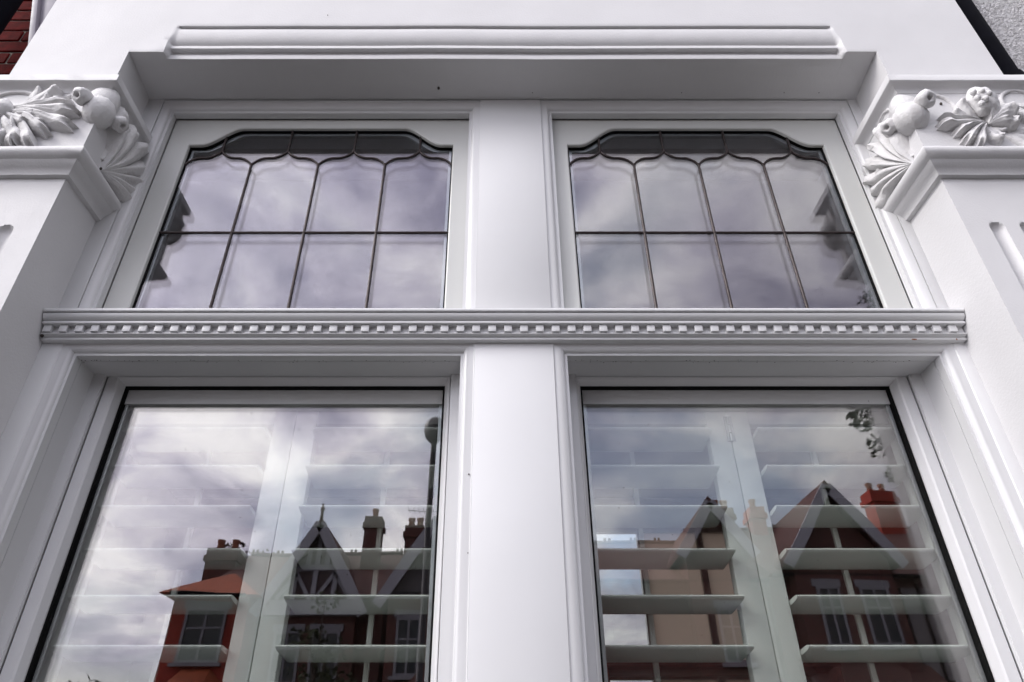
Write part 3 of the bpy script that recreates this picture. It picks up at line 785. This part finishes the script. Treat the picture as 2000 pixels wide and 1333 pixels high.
MB().tube([(1.80, .30, 0), (1.80, .30, HC + 3.2)], .034, 20).build('pipe', 'black_pipe', dp, smooth=True)
for z in (HC + .8, HC + 2.02, HC + 2.75): MB().tube([(1.80, .30, z), (1.80, .30, z + .07)], .041, 20).build('collar', 'black_pipe', dp, smooth=True, angle=50)
pw = thing('pebbledash_wall', 'rough grey pebbledash wall beyond the black pipe', 'wall', (2.4, .42, 0))
MB().box(1.72, 3.4, .42, .7, 0, HC + 3.2).build('render_coat', 'pebbledash', pw)
g = MB()
rnd = random.Random(4)
for k in range(70000):
    x = rnd.uniform(1.73, 3.3); z = rnd.uniform(HC + .2, HC + 3.15); r = rnd.uniform(.0025, .0065)
    c = Vector((x, .42 - r * .15, z)); ax = [Vector((rnd.uniform(.6, 1.3), 0, rnd.uniform(-.4, .4))) * r, Vector((0, -rnd.uniform(.4, .9), 0)) * r, Vector((rnd.uniform(-.4, .4), 0, rnd.uniform(.6, 1.3))) * r]
    vs = [c + ax[0], c - ax[0], c + ax[2], c - ax[2], c + ax[1] + ax[0] * .2, c - ax[1]]
    g.add(vs, [(0, 2, 4), (2, 1, 4), (1, 3, 4), (3, 0, 4)])
g.build('pebbles', 'pebble', pw, kind='stuff')

# ================================================================== HOUSES ACROSS THE STREET (seen reflected)
def D2Y(d): return 1.80 - d
def window(parent, x, z, w, h, y, bars=1):
    f = MB(); fw = .07
    f.box(x - w / 2, x + w / 2, y, y + .06, z, z + fw).box(x - w / 2, x + w / 2, y, y + .06, z + h - fw, z + h)
    f.box(x - w / 2, x - w / 2 + fw, y, y + .06, z + fw, z + h - fw).box(x + w / 2 - fw, x + w / 2, y, y + .06, z + fw, z + h - fw)
    for k in range(1, bars + 1):
        q = x - w / 2 + w * k / (bars + 1); f.box(q - .03, q + .03, y, y + .055, z + fw, z + h - fw)
    f.box(x - w / 2 + fw, x + w / 2 - fw, y, y + .05, z + h * .62, z + h * .62 + .05)
    o = f.build('window', 'window_trim', parent)
    MB().box(x - w / 2 + .05, x + w / 2 - .05, y - .02, y + .02, z + .05, z + h - .05).build('pane', 'house_glass', o)
    MB().box(x - w / 2 - .1, x + w / 2 + .1, y, y + .14, z - .1, z - .001).build('sill', 'window_trim', o)
    MB().box(x - w / 2 - .08, x + w / 2 + .08, y, y + .05, z + h + .001, z + h + .2).build('lintel', 'window_trim', o)
def chimney(parent, x, y, z0, z1, w, m_='house_brick', pots=2):
    c = MB().box(x - w / 2, x + w / 2, y - .35, y + .35, z0, z1 - .45)
    c.box(x - w / 2 - .07, x + w / 2 + .07, y - .42, y + .42, z1 - .4495, z1 - .25).box(x - w / 2 - .02, x + w / 2 + .02, y - .37, y + .37, z1 - .2495, z1)
    o = c.build('chimney', m_, parent)
    for k in range(pots):
        px = x + (k - (pots - 1) / 2) * w * .5
        MB().lathe((px, y, z1), [(.12, 0), (.10, .25), (.13, .30), (.13, .38), (.08, .38)], 12).build('chimney_pot', 'chimney_pot', o, smooth=True)
def house(label, x0, x1, yf, ze, zr, gable=None, wall_m='house_brick', roof_m='roof_tile', chims=(), wins=(), bay=None, group='houses across the street', hip=False, depth=8.0):
    t = thing('brick_house', label, 'house', ((x0 + x1) / 2, yf - depth / 2, 0), group)
    MB().box(x0, x1, yf - depth, yf, 0, ze).build('wall', wall_m, t)
    ym = yf - depth / 2; ov = .35
    if hip:
        ins = min(depth / 2, (x1 - x0) / 2) * .98
        a = [(x0 - ov, yf + ov, ze), (x1 + ov, yf + ov, ze), (x1 + ov, yf - depth - ov, ze), (x0 - ov, yf - depth - ov, ze), (x0 + ins, ym, zr), (x1 - ins, ym, zr)]
        rf = MB().add(a, [(0, 1, 5, 4), (1, 2, 5), (2, 3, 4, 5), (3, 0, 4), (0, 3, 2, 1)]).build('roof', roof_m, t)
        xa, xb = x0 + ins, x1 - ins
    else:
        rf = MB().prism([(yf + ov, ze), (ym, zr), (yf - depth - ov, ze)], 'x', x0, x1).build('roof', roof_m, t); xa, xb = x0, x1
    rt = MB(); x = xa
    while x < xb - .1:
        rt.tube([(x, ym, zr + .02), (x + .28, ym, zr + .02)], .09, 6)
        if int(x / .3) % 3 == 0: rt.box(x + .02, x + .10, ym - .02, ym + .02, zr + .08, zr + .2).box(x + .17, x + .25, ym - .02, ym + .02, zr + .08, zr + .2)
        x += .3
    rt.build('ridge_tiles', roof_m, t, kind='stuff')
    for c in chims: chimney(t, *c)
    MB().tube([(x0, yf + ov + .05, ze - .03), (x1, yf + ov + .05, ze - .03)], .06, 8).build('gutter', 'black_pipe', t)
    gy = yf + .02
    if gable:
        xc, hw, za, zf, style = gable
        gy = yf + .45
        # gable body
        MB().box(xc - hw * .92, xc + hw * .92, yf - .5, gy, 0, zf).build('front_projection', wall_m, t)
        sl = (za - zf) / hw
        MB().prism([(xc - hw * .92, zf), (xc + hw * .92, zf), (xc, za - hw * .08 * sl)], 'y', yf - .5, gy).build('gable', 'brown_render' if style == 'timber' else ('pale_render' if style == 'pale' else wall_m), t)
        th_ = .16
        for sg in (-1, 1):
            p0 = (xc + sg * (hw + .15), zf - .15 * sl); p1 = (xc, za); MB().add(
                [(p0[0], gy + .35, p0[1]), (p1[0], gy + .35, p1[1]), (p1[0], ym, p1[1]), (p0[0], ym, p0[1]),
                 (p0[0], gy + .35, p0[1] + th_), (p1[0], gy + .35, p1[1] + th_), (p1[0], ym, p1[1] + th_), (p0[0], ym, p0[1] + th_)],
                [(0, 1, 2, 3), (7, 6, 5, 4), (0, 4, 5, 1), (2, 6, 7, 3), (0, 3, 7, 4), (1, 5, 6, 2)]).build('gable_roof', roof_m, t)
            MB().obox((p0[0], gy + .38, p0[1] - .05), (p1[0], gy + .38, p1[1] - .05), .30, .06, (0, 1, 0)).build('bargeboard', 'white_trim', t)
        if style == 'timber': MB().tube([(xc, gy + .35, za), (xc, gy + .35, za + .55)], [.06, .03], 8).blob((xc, gy + .35, za + .38), .07, .07, .09, 8).build('finial', 'roof_tile', t)
        if style == 'timber':
            H = za - zf
            def beam(p, q, w=.14): MB().obox((p[0], gy + .03, p[1]), (q[0], gy + .03, q[1]), w, .06, (0, 1, 0)).build('timber_beam', 'white_trim', t)
            for zz_ in (.04, .46):
                ww = hw * .92 * (1 - zz_) ; beam((xc - ww, zf + H * zz_), (xc + ww, zf + H * zz_), .17)
            for q in (-.42, 0, .42): beam((xc + q * hw, zf + H * .07), (xc + q * hw, zf + H * .43))
            beam((xc, zf + H * .49), (xc, zf + H * .85)); beam((xc - .2 * hw, zf + H * .49), (xc - .2 * hw, zf + H * .68)); beam((xc + .2 * hw, zf + H * .49), (xc + .2 * hw, zf + H * .68))
            for sg in (-1, 1):
                beam((xc + sg * .05 * hw, zf + H * .08), (xc + sg * .4 * hw, zf + H * .40), .11); beam((xc + sg * .44 * hw, zf + H * .36), (xc + sg * .75 * hw, zf + H * .09), .11)
            MB().box(xc - hw, xc + hw, gy, gy + .25, zf - .28, zf - .01).build('jetty_board', 'white_trim', t)
    if bay:
        xc, w, zt = bay
        MB().prism([(xc - w / 2, gy), (xc - w / 2 + .5, gy + .8), (xc + w / 2 - .5, gy + .8), (xc + w / 2, gy)], 'z', 0, zt).build('bay', 'white_trim' if wall_m != 'house_brick_orange' else wall_m, t)
        MB().add([(xc - w / 2 - .15, gy, zt), (xc - w / 2 + .4, gy + .95, zt), (xc + w / 2 - .4, gy + .95, zt), (xc + w / 2 + .15, gy, zt), (xc - w / 2 + .6, gy, zt + .7), (xc + w / 2 - .6, gy, zt + .7)],
                 [(0, 1, 4), (1, 2, 5, 4), (2, 3, 5), (0, 3, 2, 1), (0, 4, 5, 3)]).build('bay_roof', roof_m, t)
        for q in (-.3, .3): window(t, xc + q * w, zt - 1.9, w * .24, 1.5, gy + .8, 0)
    for wx, wz, ww, wh in wins: window(t, wx, wz, ww, wh, gy + .001, 1)
    return t
YH = D2Y(21)
house('bright orange red brick house at the end of the row with hipped orange roof', -9.35, -7.25, YH + .4, 6.15, 7.15, None, 'house_brick_orange', 'orange_tile',
      wins=((-8.35, 4.35, 1.15, 1.45),), bay=(-8.3, 1.9, 3.5), hip=True, depth=2.6)
house('brick house with a half timbered gable and a tall chimney', -9.2, -3.5, YH - 2.2 + 1.6, 6.3, 8.75, (-5.55, 1.45, 8.4, 6.0, 'timber'),
      chims=((-4.5, YH - 3.2, 7.5, 9.65, .62, 'house_brick', 1), (-9.65, YH - 3.4, 6.0, 8.55, 1.0, 'house_brick', 2)), wins=((-6.1, 3.9, .8, 1.4), (-5.0, 3.9, .8, 1.4)))
house('dark brick house with pale gable next to the tall chimney', -2.75, 1.4, YH + .4, 6.2, 8.9, (-1.75, 1.5, 8.2, 6.0, 'pale'),
      chims=((-2.95, YH - 3.2, 7.5, 9.3, .62, 'house_brick', 2),), wins=((-2.5, 4.0, .7, 1.5), (-1.5, 4.0, .7, 1.5), (.2, 4.0, .8, 1.6)), bay=(-1.6, 2.4, 3.4))
house('red brick house with small white gable and paired chimneys', 2.0, 7.8, YH + .4, 6.5, 8.9, (6.35, .95, 8.75, 7.35, 'brick'),
      chims=((8.05, YH - 3.0, 8, 9.9, .6, 'house_brick', 2), (9.3, YH - 3.2, 8, 10.0, .5, 'house_brick_orange', 1)), wins=((6.5, 4.3, .7, 1.4),))
h5 = house('brick house with wide gable edged by white bargeboards and an orange chimney', 7.85, 16.0, YH + .6, 6.6, 9.3, (9.85, 1.5, 9.15, 7.0, 'brick'),
      chims=((14.0, YH - 3.2, 8, 10.6, .95, 'house_brick_orange', 2),), wins=((9.25, 4.7, .62, 1.5), (10.55, 4.7, .78, 1.5)), bay=(9.8, 2.8, 3.6))
MB().box(11.5, 13.2, YH + .45, YH + .75, 3.9, 6.3).build('render_panel', 'pale_render', h5)
MB().tube([(12.0, YH + .8, 0), (12.0, YH + .8, 6.4)], .05, 8).build('downpipe', 'black_pipe', h5)
MB().prism([(YH + .5, 4.45), (YH + 1.5, 3.75), (YH + 1.5, 3.65), (YH + .5, 3.65)], 'x', 8.2, 11.6).build('porch_roof', 'roof_tile', h5)
# neighbour rendered projection
# TV aerial
ae = thing('television_aerial', 'thin television aerial standing on the roof beside the chimney', 'aerial', (-2.62, YH - 3.3, 8.8))
a_ = MB().tube([(-2.62, YH - 3.3, 8.8), (-2.62, YH - 3.3, 10.1)], .02, 6); a_.build('mast', 'lamp_metal', ae)
a_ = MB().tube([(-3.3, YH - 3.3, 10.05), (-2.2, YH - 3.3, 9.95)], .012, 6)
for k in range(6): q = -3.25 + k * .18; a_.tube([(q, YH - 3.6, 10.05 - k * .017), (q, YH - 3.0, 10.05 - k * .017)], .008, 5)
a_.build('boom', 'lamp_metal', ae)

# street lamp
LX, LY = -.745, D2Y(7.15)
sl_ = thing('street_lamp', 'dark street lamp with rounded head reflected at the edge of the glass', 'street lamp', (LX, LY, -.1))
MB().tube([(LX, LY, -.1), (LX, LY, 1.2), (LX, LY, 1.25), (LX, LY, 4.75)], [.07, .07, .036, .030], 14).build('post', 'lamp_metal', sl_, smooth=True)
MB().lathe((LX, LY, 4.74), [(.03, 0), (.05, .02), (.10, .08), (.125, .17), (.12, .26), (.07, .33), (.02, .36)], 18).build('lamp_head', 'lamp_metal', sl_, smooth=True)

# trees
def leaf_cloud(mb, c, rad, n, size, rnd):
    for _ in range(n):
        d = Vector((rnd.gauss(0, 1), rnd.gauss(0, 1), rnd.gauss(0, 1))).normalized() * rad * (rnd.random() ** .45)
        p = Vector(c) + Vector((d.x, d.y, d.z * .75)); s = size * rnd.uniform(.6, 1.3)
        a = Vector((rnd.gauss(0, 1), rnd.gauss(0, 1), rnd.gauss(0, .6))).normalized(); b = a.cross(Vector((rnd.gauss(0, 1), rnd.gauss(0, 1), rnd.gauss(0, 1)))).normalized()
        mb.add([p - a * s * .5, p - a * s * .1 + b * s * .38, p + a * s * .12 + b * s * .18, p + a * s * .6, p + a * s * .12 - b * s * .18, p - a * s * .1 - b * s * .38], [(0, 1, 2, 3, 4, 5)])
def tree(label, x, y, h, clumps, n, size, leaf='leaf', seed=1, tr_=.14):
    rnd = random.Random(seed)
    t = thing('street_tree', label, 'tree', (x, y, 0), 'trees along the street')
    trunk = MB().tube([(x, y, 0), (x + .05, y, h * .3), (x - .04, y, h * .6), (x, y, h * .9)], [tr_, tr_ * .8, tr_ * .55, tr_ * .2], 10)
    for c, rr in clumps:
        zb = min(max(h * .3, c[2] - 1.2), h * .8); mid = ((x + c[0]) / 2, (y + c[1]) / 2, (zb + c[2]) / 2 + .1)
        trunk.tube([(x, y, zb), mid, c], [tr_ * .4, tr_ * .25, .015], 6)
    trunk.build('trunk', 'bark', t, smooth=True)
    cr = MB()
    for c, rr in clumps: leaf_cloud(cr, c, rr, int(n * rr * rr), size, rnd)
    cr.build('crown', leaf, t)
yt1 = D2Y(8.0)
tree('street tree whose branch tips reach into the reflection on the pebbledash side', 6.6, yt1, 7.6,
     [((4.78, yt1 + .1, 5.52), .30), ((4.90, yt1, 5.12), .20), ((4.98, yt1, 4.75), .17), ((5.10, yt1, 4.35), .16), ((5.45, yt1, 5.7), .35), ((5.55, yt1 + .1, 7.30), .45), ((6.5, yt1, 7.8), 1.0), ((7.0, yt1 - .6, 6.4), 1.1), ((6.3, yt1, 5.9), .6), ((6.3, yt1, 4.3), .45)], 1500, .095, 'leaf', 3)
yt2 = D2Y(16)
tree('slim young tree in front of the timbered gable', -3.9, yt2, 5.0, [((-3.9, yt2, 5.0), .35), ((-4.15, yt2, 4.3), .45), ((-3.7, yt2, 3.9), .5), ((-4.0, yt2, 3.3), .6), ((-3.4, yt2, 3.3), .5)], 380, .13, 'leaf', 5, .07)
yt3 = D2Y(26)
tree('low bushy tree beyond the orange brick house', -13.9, yt3, 4.4, [((-14.2, yt3, 4.2), .7), ((-13.2, yt3, 3.7), .9), ((-15.2, yt3, 3.6), 1.0)], 200, .25, 'leaf', 8)
tree('dark red leaved tree rising behind the orange brick house', -9.4, D2Y(27), 9.0, [((-10.6 + .2, D2Y(27), 9.3), .5), ((-9.9, D2Y(27), 8.9), .6), ((-9.0, D2Y(27), 8.9), .6)], 300, .2, 'leaf_red', 9)
